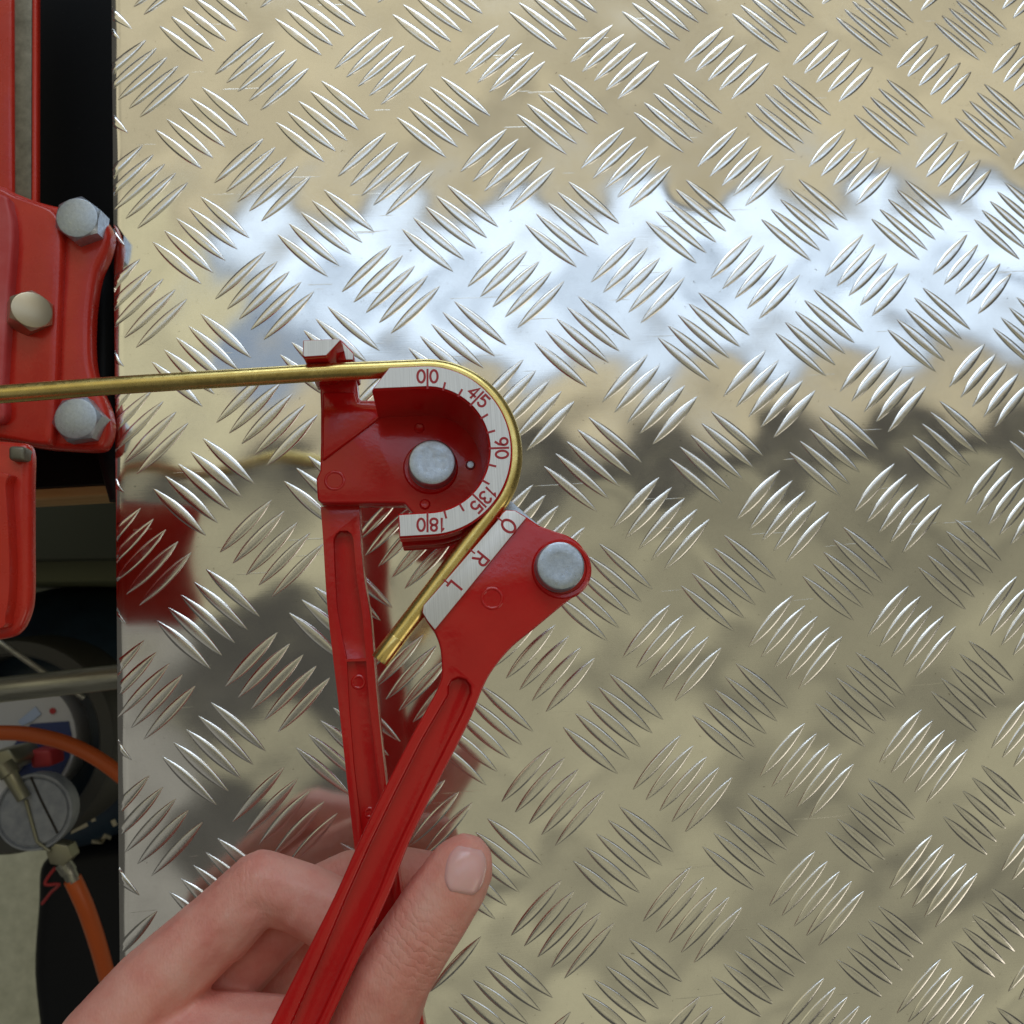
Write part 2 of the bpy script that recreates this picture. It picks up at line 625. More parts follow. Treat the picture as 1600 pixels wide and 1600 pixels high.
def bar_matrix(A, B, wr_):
    d = B - A
    L = d.length
    c = (A + B) / 2
    return Matrix.Translation((c.x, c.y, plate_h(c.x, c.y) + 0.00002)) @ Matrix.Rotation(math.atan2(d.y, d.x), 4, 'Z') @ Matrix.Diagonal((L / 2, wr_ * random.uniform(0.93, 1.07), random.uniform(0.9, 1.12), 1))


def clip_bar(verts, faces):
    return verts, faces


n_single = 0
rest_v, rest_f = [], []
for (px, py, A, B, wr_) in bars:
    Mx = bar_matrix(A, B, wr_)
    cut = min(A.x - edge_x(A.y), B.x - edge_x(B.y)) < 0.0015
    if n_single < 300 and not cut:
        o = bpy.data.objects.new('tread_bar', bar_me)
        COL.objects.link(o)
        o.parent = plate
        o.matrix_local = Mx
        n_single += 1
    else:
        base = len(rest_v)
        vv_ = [Mx @ Vector(q) for q in bv]
        ff = bf
        if cut:                                                       # sheared off flush with the plate's edge
            vv_ = [Vector((max(q.x, edge_x(q.y) + 0.0002), q.y, q.z if q.x > edge_x(q.y) + 0.0002 else -0.0006)) for q in vv_]
        rest_v += vv_
        rest_f += [tuple(i + base for i in f) for f in ff]
ro = mesh_obj('tread_bars', rest_v, rest_f, M_BAR, plate, True, 70)
tag(ro, kind='stuff')
# make sure joined bars face up
me = ro.data
if sum(p.normal.z for p in me.polygons) < 0:
    me.flip_normals()

# ------------------------------------------------------------------ tube bender (held above the plate, its own tilted frame)
tn = -(ray(700, 1060).normalized())
t_org = CAM + ray(668, 704) * 0.220
tx = Vector((1, 0, 0)); tx = (tx - tn * tx.dot(tn)).normalized()
ty = tn.cross(tx)
TM = Matrix.Identity(4)
for k, vv_ in enumerate((tx, ty, tn)):
    for r in range(3):
        TM[r][k] = vv_[r]
TM.translation = t_org
TMI = TM.inverted()


def Lc(px, py, h=0.0):
    """pixel -> tool coordinates on the plane h above the scale face"""
    d = ray(px, py)
    t = ((t_org + tn * h) - CAM).dot(tn) / d.dot(tn)
    return TMI @ (CAM + d * t)


def Lpoly(pts, h=0.0):
    return [(q.x, q.y) for q in (Lc(p[0], p[1], h) for p in pts)]


def mpp(px, py, h=0.0):
    """metres per pixel there"""
    d = ray(px, py)
    return ((t_org + tn * h) - CAM).dot(tn) / d.dot(tn) / F


S0 = mpp(668, 704)
bender = thing('tube_bender', 'red hand tube bender with degree scale, held over the tread plate', 'tube bender', TM)

H_FLOOR = -0.0210
RO, RI = (Lc(802, 704) - Lc(534, 704)).length / 2, 0.0
RI = RO * 97 / 134
DY = (Lc(668, 570).y - Lc(668, 838).y) / 2 / RO       # the former is a touch taller than round
OY = (Lc(668, 570).y + Lc(668, 838).y) / 2

# bending former: a grooved D-shaped rim swept round the pivot
prof = [(0.0, 0.0)]                                                  # (inset from RO, h); walks down the grooved outside


def groove(h_mid, r):
    return [(max(0.0, math.sin(math.pi * k / 8)) * r * 0.9, h_mid + r * math.cos(math.pi * k / 8)) for k in range(9)]


outer = [(0.0006, -0.0003), (0.0, -0.0009)] + groove(-0.0039, 0.0025) + groove(-0.0105, 0.0026)[1:-1] + [(0.0004, -0.0134), (0.0, -0.0139)] + groove(-0.0168, 0.0022) + [(0.0003, -0.0196), (0.0, -0.0202)] + groove(-0.0222, 0.0017)[1:-1] + [(0.0003, -0.0242), (0.0008, -0.0248)]
inner = [(RO - RI + 0.0012, -0.0248), (RO - RI + 0.0012, H_FLOOR - 0.001), (RO - RI + 0.0010, H_FLOOR + 0.001), (RO - RI, -0.0008), (RO - RI - 0.0005, -0.0003)]
section = outer + inner
st = []
xl_in, xl_out = Lc(581, 613).x, Lc(609, 573).x
for k in range(5):
    u = k / 5
    st.append(('s', u))
for k in range(61):
    st.append(('a', math.pi / 2 - math.pi * k / 60))
for k in range(1, 6):
    st.append(('e', k / 5))
xb = Lc(623, 820).x
verts, faces = [], []
for kind, u in st:
    for (ins, h) in section:
        r = RO - ins
        f = ins / (RO - RI)
        if kind == 's':
            x0 = xl_out + (xl_in - xl_out) * min(1, f)
            verts.append((x0 * (1 - u), OY + DY * r, h))
        elif kind == 'a':
            verts.append((r * math.cos(u), OY + DY * r * math.sin(u), h))
        else:
            verts.append((xb * u, OY - DY * r, h))
ns = len(section)
for a in range(len(st) - 1):
    for b in range(ns):
        faces.append((a * ns + b, a * ns + (b + 1) % ns, (a + 1) * ns + (b + 1) % ns, (a + 1) * ns + b))
faces.append(tuple(range(ns)))
faces.append(tuple(range((len(st) - 1) * ns, len(st) * ns))[::-1])
former = mesh_obj('former', verts, faces, M_RED, bender, True, 40)

# bright machined scale face on top of it
fv, ff = [], []
for kind, u in st:
    for r, h in ((RO - 0.0005, -0.0006), (RO - 0.0005, 0.0), (RI + 0.0005, 0.0), (RI + 0.0005, -0.0006)):
        f = (RO - r) / (RO - RI)
        if kind == 's':
            x0 = xl_out + (xl_in - xl_out) * f + 0.0003
            fv.append((x0 * (1 - u), OY + DY * r, h))
        elif kind == 'a':
            fv.append((r * math.cos(u), OY + DY * r * math.sin(u), h))
        else:
            fv.append((xb * u + 0.0003 * u, OY - DY * r, h))
for a in range(len(st) - 1):
    for b in range(4):
        ff.append((a * 4 + b, a * 4 + (b + 1) % 4, (a + 1) * 4 + (b + 1) % 4, (a + 1) * 4 + b))
ff.append((0, 1, 2, 3)); ff.append(tuple(range((len(st) - 1) * 4, len(st) * 4))[::-1])
face = mesh_obj('scale_face', fv, ff, M_FACE, bender, True, 30)

# stroke lettering
def arc(cx, cy, rx, ry, a0, a1, n=10):
    return [(cx + rx * math.cos(math.radians(a0 + (a1 - a0) * k / n)), cy + ry * math.sin(math.radians(a0 + (a1 - a0) * k / n))) for k in range(n + 1)]


GL = {   # unit box: x -0.33..0.33, y -0.5..0.5, y up
    '0': [arc(0, 0, 0.30, 0.5, 0, 360, 24)],
    'O': [arc(0, 0, 0.36, 0.5, 0, 360, 24)],
    '1': [[(-0.1, 0.32), (0.04, 0.5), (0.04, -0.5)]],
    '3': [arc(-0.02, 0.25, 0.27, 0.25, 150, -90, 12) + arc(-0.02, -0.25, 0.30, 0.25, 90, -150, 12)],
    '4': [[(0.12, -0.5), (0.12, 0.5), (-0.32, -0.2), (0.32, -0.2)]],
    '5': [[(0.26, 0.5), (-0.22, 0.5), (-0.26, 0.06)] + arc(0.0, -0.18, 0.29, 0.31, 128, -140, 14)],
    '8': [arc(0, 0.25, 0.24, 0.24, 0, 360, 18), arc(0, -0.25, 0.29, 0.26, 0, 360, 18)],
    '9': [arc(0, 0.2, 0.28, 0.3, 0, 360, 20), [(0.28, 0.2), (0.22, -0.2), (0.02, -0.5)]],
    'R': [[(-0.28, -0.5), (-0.28, 0.5), (0.06, 0.5)] + arc(0.06, 0.24, 0.24, 0.26, 90, -90, 10) + [(-0.28, -0.02)], [(0.02, -0.02), (0.32, -0.5)]],
    'L': [[(-0.2, 0.5), (-0.2, -0.5), (0.26, -0.5)]],
    '|': [[(0, 0.5), (0, -0.5)]],
}


def stroke_mesh(name, lines, to3d, half, material, parent, thick):
    """flat ribbons in the glyph plane, given a hair of thickness"""
    verts, faces = [], []
    for ln in lines:
        pts = [Vector(p) for p in ln]
        closed = (pts[0] - pts[-1]).length < 1e-6
        if closed: pts = pts[:-1]
        m = len(pts)
        base = len(verts)
        for i, p in enumerate(pts):
            a = pts[(i - 1) % m] if closed or i > 0 else p
            b = pts[(i + 1) % m] if closed or i < m - 1 else p
            d1 = (p - a).normalized() if (p - a).length > 1e-9 else (b - p).normalized()
            d2 = (b - p).normalized() if (b - p).length > 1e-9 else d1
            t = (d1 + d2)
            t = t.normalized() if t.length > 1e-6 else d1
            nrm = Vector((-t.y, t.x))
            k = 1 / max(0.5, abs(nrm.dot(Vector((-d1.y, d1.x)))))
            ext = Vector((0, 0))
            if not closed and i == 0: ext = -d2 * half * 0.7
            if not closed and i == m - 1: ext = d1 * half * 0.7
            for sgn in (1, -1):
                q = p + nrm * half * k * sgn + ext
                v3 = to3d(q.x, q.y)
                verts.append(v3 + Vector((0, 0, thick)))
        for i in range(m if closed else m - 1):
            j = (i + 1) % m
            faces.append((base + 2 * i, base + 2 * i + 1, base + 2 * j + 1, base + 2 * j))
    nv = len(verts)
    verts += [v - Vector((0, 0, thick * 1.6)) for v in verts]
    edge_count = {}
    for f in faces:
        for a, b in zip(f, f[1:] + f[:1]):
            edge_count.setdefault(tuple(sorted((a, b))), []).append((a, b))
    side = []
    for e, l in edge_count.items():
        if len(l) == 1:
            a, b = l[0]
            side.append((b, a, a + nv, b + nv))
    faces = faces + side
    return mesh_obj(name, verts, faces, material, parent, False)


INK_T = 0.00005


def glyph(ch, name, cpx, up, hpx, h, parent, half=0.07):
    ux, uy = up
    rx, ry = -uy, ux                                                   # reading direction in picture axes
    def to3d(x, y):
        return Lc(cpx[0] + (rx * x + ux * y) * hpx, cpx[1] + (ry * x + uy * y) * hpx, h)
    return stroke_mesh(name, GL[ch], to3d, half, M_INK, parent, INK_T)


CX, CY = 668, 704


def ring(phi, rad, tang=0):
    """clockwise from the top; picture coordinates on the scale face"""
    u = (math.sin(phi), -math.cos(phi)); t = (math.cos(phi), math.sin(phi))
    return (CX + u[0] * rad + t[0] * tang, CY + u[1] * rad + t[1] * tang), u


for deg, left, right in ((0, '0', '0'), (43.5, '4', '5'), (88, '9', '0'), (134, '13', '5'), (180, '18', '0')):
    ph = math.radians(deg)
    offs = []
    if len(left) == 1: offs.append((left, -10))
    else: offs += [(left[1], -10), (left[0], -23)]
    offs.append((right, 10))
    for ch, tg in offs:
        c, u = ring(ph, 116, tg)
        glyph(ch, 'numeral', c, u, 19, 0.0, face, 0.095)
    c, u = ring(ph, 112)
    glyph('|', 'index_line', c, u, 29, 0.0, face, 0.055)
for deg in (14.5, 29.5, 59, 73.5, 103, 118.5, 149, 164.5):
    c, u = ring(math.radians(deg), 103.5)
    glyph('|', 'tick_mark', c, u, 11, 0.0, face, 0.15)

# body plate: pocket floor, wing and the arm that carries the hook
arcpts = [(668 + 123 * math.cos(a), 704 - 123 * math.sin(a)) for a in [math.radians(84 - 168 * k / 24) for k in range(25)]]
ap = [Lc(x, y, 0.0) for x, y in arcpts]
body_poly = Lpoly([(632, 786), (560, 786), (503, 786), (496, 781), (494, 748), (500, 735), (501, 690), (501, 640), (500, 608), (496, 596), (493, 585), (492, 570), (545, 568), (556, 585), (558, 606), (560, 621), (563, 625), (588, 625)], H_FLOOR)
body_poly = body_poly + [(ap[k].x, ap[k].y) for k in range(len(ap))]
body = solid('body', body_poly, -0.0285, H_FLOOR, M_RED, bender, bevel=0.0006)

# raised web between the wing and the hook arm
web = Lpoly([(503, 720), (503, 640), (503, 612), (556, 612), (560, 628), (590, 630), (594, 652)], H_FLOOR + 0.0012)
solid('web', web, H_FLOOR - 0.001, H_FLOOR + 0.0011, M_RED, bender, bevel=0.0008)

# hook that holds the tube down
hook = Lpoly([(473, 531), (530, 528.5), (533, 531), (510, 556), (475, 558.5), (472.5, 556)], 0.001)
hk = solid('hook', hook, -0.025, 0.0008, M_RED, bender, bevel=0.0003)
hook_back = Lpoly([(533, 531.5), (553, 552), (553, 566), (520, 566), (511, 556.5)], -0.008)
hbk = solid('hook_shoulder', hook_back, -0.0275, -0.007, M_RED, bender, bevel=0.0006)
sf2 = Lpoly([(535, 536), (551.5, 553), (551.5, 562), (541, 562)], -0.007)
solid('shoulder_face', sf2, -0.0072, -0.0067, M_FACE, hbk, bevel=0)
hf = Lpoly([(474.5, 532.5), (530, 530), (531, 531.5), (509.5, 554.5), (476, 556.8), (474.2, 555)], 0.001)
solid('hook_face', hf, 0.0006, 0.0010, M_FACE, hk, bevel=0)

# rubbed round cast marks
def ring_mark(px, py, h, rpx, parent, name='cast_mark', tube=0.00022, material=None):
    c = Lc(px, py, h); r = rpx * mpp(px, py, h)
    prof = [(r - tube * 2, 0.0), (r - tube, tube * 0.8), (r, tube), (r + tube, tube * 0.8), (r + tube * 2.2, 0.0)]
    Mx = Matrix.Translation(c)
    return lathe(name, prof, material or M_RED, parent, 36, mtx=Mx, angle=60)


ring_mark(523, 751, H_FLOOR, 14, bender)

# pivot pins
def pin(px, py, htop, hbase, rpx, name):
    c = Lc(px, py, htop); r = rpx * mpp(px, py, htop)
    p = [(0, htop - 0.00025), (r * 0.55, htop - 0.00012), (r * 0.88, htop), (r * 0.95, htop - 0.00015), (r, htop - 0.0006), (r, hbase + 0.0012), (r * 1.03, hbase + 0.0009), (r * 1.03, hbase - 0.001)]
    return lathe(name, p, M_ZINC, bender, 56, center=(c.x, c.y), angle=30)


pin(675, 722, H_FLOOR + 0.0056, H_FLOOR, 37, 'pivot_pin')
pc = Lc(673, 731, H_FLOOR)
lathe('pin_boss', [(0.0063, H_FLOOR - 0.0005), (0.0066, H_FLOOR + 0.0008), (0.0078, H_FLOOR + 0.0009), (0.0084, H_FLOOR - 0.0002)], M_RED, bender, 48, center=(pc.x, pc.y), angle=60)
c = Lc(735, 727, H_FLOOR)
lathe('rivet', [(0, H_FLOOR + 0.0009), (0.0010, H_FLOOR + 0.0008), (0.0015, H_FLOOR + 0.0002), (0.0016, H_FLOOR - 0.0004)], M_ZINC, bender, 16, center=(c.x, c.y))
for (px, py) in ((664, 788), (655, 669)):
    c = Lc(px, py, H_FLOOR)
    lathe('rivet', [(0, H_FLOOR + 0.0003), (0.0011, H_FLOOR + 0.0006), (0.0016, H_FLOOR + 0.0002), (0.0018, H_FLOOR - 0.0004)], M_RED, bender, 16, center=(c.x, c.y))

# fixed handle
HF = -0.0255
lft = [(501, 792), (505, 846), (510, 930), (516, 990), (529, 1100), (540, 1200), (551, 1300), (563, 1400), (577, 1500), (594, 1600), (612, 1700)]
rgt = [(561, 786), (563, 846), (569, 905), (579, 970), (588, 1080), (598, 1180), (606, 1245), (618, 1330), (629, 1410), (644, 1500), (662, 1600), (678, 1690)]
fixed_poly = [tuple(p) for p in spline([Vector((*p, 0)) for p in lft], 3)]
fixed_poly += [(628, 1716, 0), (660, 1712, 0)] + [tuple(p) for p in spline([Vector((*p, 0)) for p in rgt[::-1]], 3)]


def slot(a, b, ra, rb, h):
    """stadium outline from a to b in pixels"""
    a = Vector(a); b = Vector(b)
    d = (b - a).normalized(); n = Vector((-d.y, d.x))
    pts = []
    for k in range(13):
        an = math.pi * k / 12
        pts.append(a + n * (math.cos(an) * ra) - d * (math.sin(an) * ra))
    for k in range(13):
        an = math.pi * k / 12
        pts.append(b - n * (math.cos(an) * rb) + d * (math.sin(an) * rb))
    return Lpoly(pts, h)


def track(l, r, h):
    return Lpoly(l + r[::-1], h)


chan_a = track([(521, 852), (521, 842), (525, 834), (531, 829)] [::-1] + [(523, 900), (526, 950), (533, 990), (541, 1030)],
               [(543, 829), (549, 834), (552, 842), (553, 852), (557, 900), (566, 960), (569, 995), (572, 1028)], HF)
chan_b = track([(542, 1034), (545, 1100), (553, 1200), (565, 1300), (578, 1400), (592, 1500), (612, 1620)],
               [(572, 1033), (577, 1100), (588, 1200), (601, 1300), (614, 1400), (629, 1500), (646, 1620)], HF)
fixed = solid('fixed_handle', Lpoly(fixed_poly, HF), -0.0335, HF, M_RED, bender,
              cutters=[(chan_a, HF - 0.0030, HF + 0.002), (chan_b, HF - 0.0017, HF + 0.002)], bevel=0.0007)
ring_mark(560, 1066, HF - 0.0017, 9, fixed)
ring_mark(577, 1270, HF - 0.0017, 6, fixed)

# moving lever
HL = -0.0011
lever_px = [(784, 800), (790, 796), (806, 797), (824, 808)] + \
    [tuple(p)[:2] for p in spline([Vector((*p, 0)) for p in [(843, 821), (865, 829), (890, 838), (909, 853), (921, 878), (920, 903), (908, 923), (879, 946), (833, 984), (800, 1011), (772, 1044), (755, 1074), (737, 1119), (714, 1166), (690, 1212), (647, 1300), (625, 1353), (608, 1397), (560, 1500), (514, 1600), (478, 1676)]], 4)] + \
    [(462, 1694), (430, 1700), (403, 1684), (396, 1660)] + \
    [tuple(p)[:2] for p in spline([Vector((*p, 0)) for p in [(401, 1644), (428, 1590), (478, 1490), (523, 1400), (559, 1319), (600, 1234), (640, 1156), (670, 1102), (684, 1075), (690, 1053), (689, 1022), (685, 1003), (679, 988)]], 4)] + \
    [(667, 971), (659, 957), (661, 945), (700, 901), (778, 812)]
chan = Lpoly([(700, 1085), (700, 1073), (705, 1063), (716, 1058), (728, 1062), (735, 1071), (736, 1083), (722, 1117), (675, 1210), (632, 1300), (609, 1350), (592, 1394), (545, 1494), (498, 1596), (470, 1650), (460, 1662), (444, 1664), (434, 1654), (438, 1636), (499, 1500), (539, 1405), (576, 1322), (616, 1240), (657, 1159)], HL)
lever = solid('lever', Lpoly(lever_px, HL), -0.0112, HL, M_RED, bender, cutters=[(chan, HL - 0.0028, HL + 0.002)], bevel=0.0006)
strip = Lpoly([(785.5, 802), (791, 797.5), (805, 798.5), (822, 809), (679.5, 983.5), (668.5, 970), (660.5, 957), (662, 946), (701, 902), (778, 813)], 0.0)
sf = solid('scale_strip', strip, HL - 0.0004, 0.0, M_STRIP, bender, bevel=0.00015, segs=2)
upv = Vector((0.77, 0.64)).normalized()
glyph('O', 'letter', (794.8, 822), (upv.x, upv.y), 23, 0.0, sf, 0.085)
glyph('R', 'letter', (751.5, 873.5), (upv.x, upv.y), 22, 0.0, sf, 0.085)
glyph('L', 'letter', (710.5, 917.5), (upv.x, upv.y), 21, 0.0, sf, 0.09)
for c in ((781, 811.5), (738, 861.5), (697.5, 909)):
    glyph('|', 'tick_mark', c, (upv.x, upv.y), 9, 0.0, sf, 0.13)
ring_mark(769, 935, HL, 15.5, lever)
pin(876, 884, 0.0036, HL, 38, 'lever_pin')
lc_ = Lc(877, 889, HL)
lathe('lever_boss', [(0.0066, HL - 0.0005), (0.0070, HL + 0.0005), (0.0078, HL + 0.0006), (0.0084, HL - 0.0003)], M_RED, bender, 48, center=(lc_.x, lc_.y), angle=60)

# steel link joining the two pivots, seen as a thin edge beside the lever
link_poly = Lpoly([(786, 774), (799, 783), (823, 804), (853, 829), (895, 860), (900, 890), (880, 905), (840, 895), (800, 850), (776, 800)], -0.0126)
solid('link_plate', link_poly, -0.0152, -0.0126, M_ZINC, bender, bevel=0.0002)

# ------------------------------------------------------------------ brass tube
tube = thing('brass_tube', 'thin brass tube bent round the red former, its free end beside the lever', 'tube', TM)
TR = 0.00252
HT = -0.0038
RT = RO * 137.5 / 134
ang0, ang1 = math.radians(90 + 2.6), math.radians(90 - 127.5)
path = []
A0 = Vector((RT * math.cos(ang0), RT * math.sin(ang0), HT))
for px, py in ((-420, 643), (-200, 629), (0, 616), (180, 602.5), (400, 588.5), (520, 581)):
    q = Lc(px, py, HT); path.append(Vector((q.x, q.y, HT)))
path = spline(path, 6)
for k in range(73):
    a = ang0 + (ang1 - ang0) * k / 72
    path.append(Vector((RT * math.cos(a), OY + DY * RT * math.sin(a), HT)))
end = Lc(604, 1018, HT); end = Vector((end.x, end.y, HT))
last = path[-1]
for k in range(1, 9):
    path.append(last + (end - last) * (k / 8))
tube_obj('tube_wall', path, TR, M_BRASS, tube, 28, caps=False)
d = (end - last).normalized()
tip = end + d * 0.0030
# faceted cut end with a dark disc painting the shade inside the tube
q0 = end - d * 0.0045
tube_obj('cut_end', [q0, q0 + d * 0.0002, tip - d * 0.0003, tip, tip, tip - d * 0.006], TR, M_BRASS_CUT, tube, 14, caps=False,
         radii=[TR, TR * 1.03, TR * 1.03, TR * 1.0, TR * 0.72, TR * 0.70])
tube_obj('bore_shade', [tip - d * 0.004, tip - d * 0.0042], TR * 0.72, M_DARKHOLE, tube, 12, caps=True)

# ------------------------------------------------------------------ hand
hand_chains = {
    'index': [(150, 1640, -0.0340, 70), (230, 1550, -0.0370, 66), (346, 1443, -0.0405, 58), (408, 1384, -0.0415, 55), (470, 1402, -0.0415, 53), (545, 1432, -0.0415, 50), (620, 1440, -0.0415, 46), (662, 1438, -0.0415, 42)],
    'flesh': [(352, 1462, -0.0390, 44), (384, 1424, -0.0385, 44), (398, 1408, -0.0390, 40)],
    'flesh2': [(474, 1420, -0.0390, 41), (520, 1446, -0.0388, 42), (570, 1455, -0.0390, 40)],
    'middle': [(200, 1700, -0.0490, 70), (360, 1520, -0.0560, 56), (470, 1412, -0.0585, 47), (545, 1376, -0.0585, 46), (620, 1366, -0.0585, 44), (680, 1374, -0.0580, 42)],
    'ring': [(230, 1740, -0.0590, 68), (360, 1580, -0.0680, 52), (460, 1470, -0.0730, 45), (560, 1425, -0.0730, 43), (640, 1420, -0.0730, 41)],
    'little': [(270, 1760, -0.0660, 60), (380, 1640, -0.0740, 46), (470, 1540, -0.0800, 39), (550, 1500, -0.0800, 37), (600, 1490, -0.0800, 34)],
    'thumb': [(726, 1349, -0.0110, 46), (718, 1362, -0.0112, 53), (704, 1386, -0.0115, 58), (682, 1418, -0.0120, 61), (655, 1460, -0.0125, 62), (610, 1530, -0.0140, 66), (570, 1610, -0.0190, 80), (520, 1720, -0.0300, 105), (470, 1850, -0.0340, 130)],
    'web': [(570, 1640, -0.0300, 80), (450, 1650, -0.0380, 85), (330, 1640, -0.0400, 85), (230, 1620, -0.0400, 76)],
    'palm1': [(190, 1660, -0.0440, 84), (300, 1800, -0.0440, 110), (380, 1950, -0.0420, 130), (430, 2150, -0.0400, 150), (460, 2350, -0.0380, 150)],
    'palm2': [(250, 1760, -0.0590, 80), (340, 1880, -0.0560, 100), (400, 2050, -0.0500, 130)],
    'palm3': [(480, 1700, -0.0390, 100), (430, 1850, -0.0410, 130)],
}
hbm = bmesh.new()
for nm, ch in hand_chains.items():
    pts = [(Lc(px, py, h), r * mpp(px, py, h)) for px, py, h, r in ch]
    for (a, ra), (b, rb) in zip(pts, pts[1:]):
        n = max(2, int((b - a).length / (min(ra, rb) * 0.22)))
        for k in range(n + 1):
            t = k / n
            bmesh.ops.create_icosphere(hbm, subdivisions=2, radius=(ra + (rb - ra) * t), matrix=Matrix.Translation(a + (b - a) * t))
hme = bpy.data.meshes.new('hand')
hbm.to_mesh(hme); hbm.free()
hand = link_obj('hand', hme)
md = hand.modifiers.new('r', 'REMESH'); md.mode = 'VOXEL'; md.voxel_size = 0.0008
md = hand.modifiers.new('s', 'SMOOTH'); md.iterations = 9; md.factor = 0.5
bake(hand)
finish(hand.data, M_SKIN, True, 180)
hand.matrix_world = TM
tag(hand, 'bare hand holding the red handles, thumb uppermost beside the lever', 'hand')

# folded skin over the joints
def creases(center, axis, rad, freq, strength, prev):
    m = M_SKIN
    tc = N(m, 'ShaderNodeTexCoord')
    sub = N(m, 'ShaderNodeVectorMath'); sub.operation = 'SUBTRACT'
    sub.inputs[1].default_value = center
    link(m, tc.outputs['Object'], sub.inputs[0])
    dot = N(m, 'ShaderNodeVectorMath'); dot.operation = 'DOT_PRODUCT'
    dot.inputs[1].default_value = axis
    link(m, sub.outputs['Vector'], dot.inputs[0])
    ln = N(m, 'ShaderNodeVectorMath'); ln.operation = 'LENGTH'
    link(m, sub.outputs['Vector'], ln.inputs[0])
    mask = N(m, 'ShaderNodeMapRange'); mask.interpolation_type = 'SMOOTHSTEP'
    mask.inputs['From Min'].default_value = rad; mask.inputs['From Max'].default_value = rad * 0.45
    link(m, ln.outputs['Value'], mask.inputs['Value'])
    nz = noise(m, coords(m), 260, 3, 0.6)
    wob = N(m, 'ShaderNodeMath'); wob.operation = 'MULTIPLY_ADD'
    link(m, nz, wob.inputs[0]); wob.inputs[1].default_value = 0.0045
    link(m, dot.outputs['Value'], wob.inputs[2])
    fr = N(m, 'ShaderNodeMath'); fr.operation = 'MULTIPLY'; fr.inputs[1].default_value = freq
    link(m, wob.outputs[0], fr.inputs[0])
    sn = N(m, 'ShaderNodeMath'); sn.operation = 'SINE'
    link(m, fr.outputs[0], sn.inputs[0])
    ab = N(m, 'ShaderNodeMath'); ab.operation = 'ABSOLUTE'
    link(m, sn.outputs[0], ab.inputs[0])
    pw = N(m, 'ShaderNodeMath'); pw.operation = 'POWER'; pw.inputs[1].default_value = 0.4
    link(m, ab.outputs[0], pw.inputs[0])
    mu = N(m, 'ShaderNodeMath'); mu.operation = 'MULTIPLY'
    link(m, pw.outputs[0], mu.inputs[0]); link(m, mask.outputs['Result'], mu.inputs[1])
    return bump(m, mu.outputs[0], strength, 0.0007, prev)


def joint(chain, k):
    a, b, c = (Lc(*hand_chains[chain][q][:3]) for q in (k - 1, k, k + 1))
    return b, (c - a).normalized()


nn = SKIN_N
for chain, k, rad, fq in (('thumb', 4, 0.0165, 1500), ('index', 3, 0.0135, 1700), ('index', 5, 0.012, 1700), ('middle', 3, 0.012, 1700)):
    c_, a_ = joint(chain, k)
    nn = creases(tuple(c_), tuple(a_), rad, fq, 0.32, nn)
link(M_SKIN, nn, P(M_SKIN).inputs['Normal'])

# thumbnail follows the thumb's surface
hw = [TM @ vx.co for vx in hand.data.vertices]
tree = BVHTree.FromPolygons(hw, [tuple(p.vertices) for p in hand.data.polygons])
nv_, nf_ = [], []
NU, NW = 16, 18
nax = Vector((0.20, -0.98)).normalized(); nbx = Vector((-nax.y, nax.x))
ok = True
for b in range(NW + 1):
    t = -1 + 2 * b / NW
    for a in range(NU + 1):
        s = -1 + 2 * a / NU
        wdt = 34 * (1 - abs(t) ** 3.0 * (0.55 if t < 0 else 0.42)) * (1.0 + 0.03 * t)
        px = 727 + nax.x * t * 37 + nbx.x * s * wdt
        py = 1362 + nax.y * t * 37 + nbx.y * s * wdt
        dd = ray(px, py).normalized()
        hit, nrm, _, _ = tree.ray_cast(CAM, dd)
        if hit is None:
            ok = False; hit = CAM + dd * 0.18; nrm = -dd
        edge = max(abs(s), abs(t) if t < 0 else abs(t) * 0.9)
        lift = 0.0006 * (1 - edge ** 8) - 0.0004 * (edge ** 14)
        nv_.append(TMI @ (hit + nrm * lift))
for b in range(NW):
    for a in range(NU):
        q = b * (NU + 1) + a
        nf_.append((q, q + 1, q + NU + 2, q + NU + 1))
nail = mesh_obj('thumbnail', nv_, nf_, M_NAIL, hand, True, 180)
print('NAIL', ok)

# ------------------------------------------------------------------ red machine beside the plate
machine = thing('bench_machine', 'red painted cast machine with hex bolts standing beside the tread plate', 'machine')


def Wpoly(pts, z):
    return [(q.x, q.y) for q in (W(p[0], p[1], z) for p in pts)]


def sp2(pts, n=4, closed=False):
    return [tuple(p)[:2] for p in spline([Vector((*p, 0)) for p in pts], n, closed)]


ZB = 0.008
br = sp2([(-420, 240), (-160, 262), (-20, 282), (25, 300), (60, 313), (100, 322), (140, 323), (160, 338), (170, 362), (164, 392), (150, 425), (142, 470), (139, 520), (141, 565), (150, 600), (164, 632), (170, 662), (164, 690), (150, 702), (110, 702), (60, 698), (0, 688), (-160, 670), (-420, 640)], 4)
solid('bracket', Wpoly(br, ZB), ZB - 0.008, ZB, M_REDCAST, machine, bevel=0.0022, segs=4)
br2 = sp2([(-150, 266), (-20, 286), (25, 305), (62, 318), (84, 330), (95, 360), (94, 430), (90, 520), (87, 600), (84, 660), (78, 690), (60, 694), (0, 684), (-150, 666)], 4)
solid('bracket_rib', Wpoly(br2, ZB + 0.0035), ZB - 0.002, ZB + 0.0035, M_REDCAST, machine, bevel=0.0014, segs=3)
br3 = sp2([(-120, 288), (-4, 300), (14, 320), (20, 370), (14, 450), (8, 540), (4, 600), (-2, 660), (-120, 648)], 4)
solid('bracket_shoulder', Wpoly(br3, ZB + 0.0075), ZB, ZB + 0.0075, M_RED_SCRAPED, machine, bevel=0.0025, segs=4)
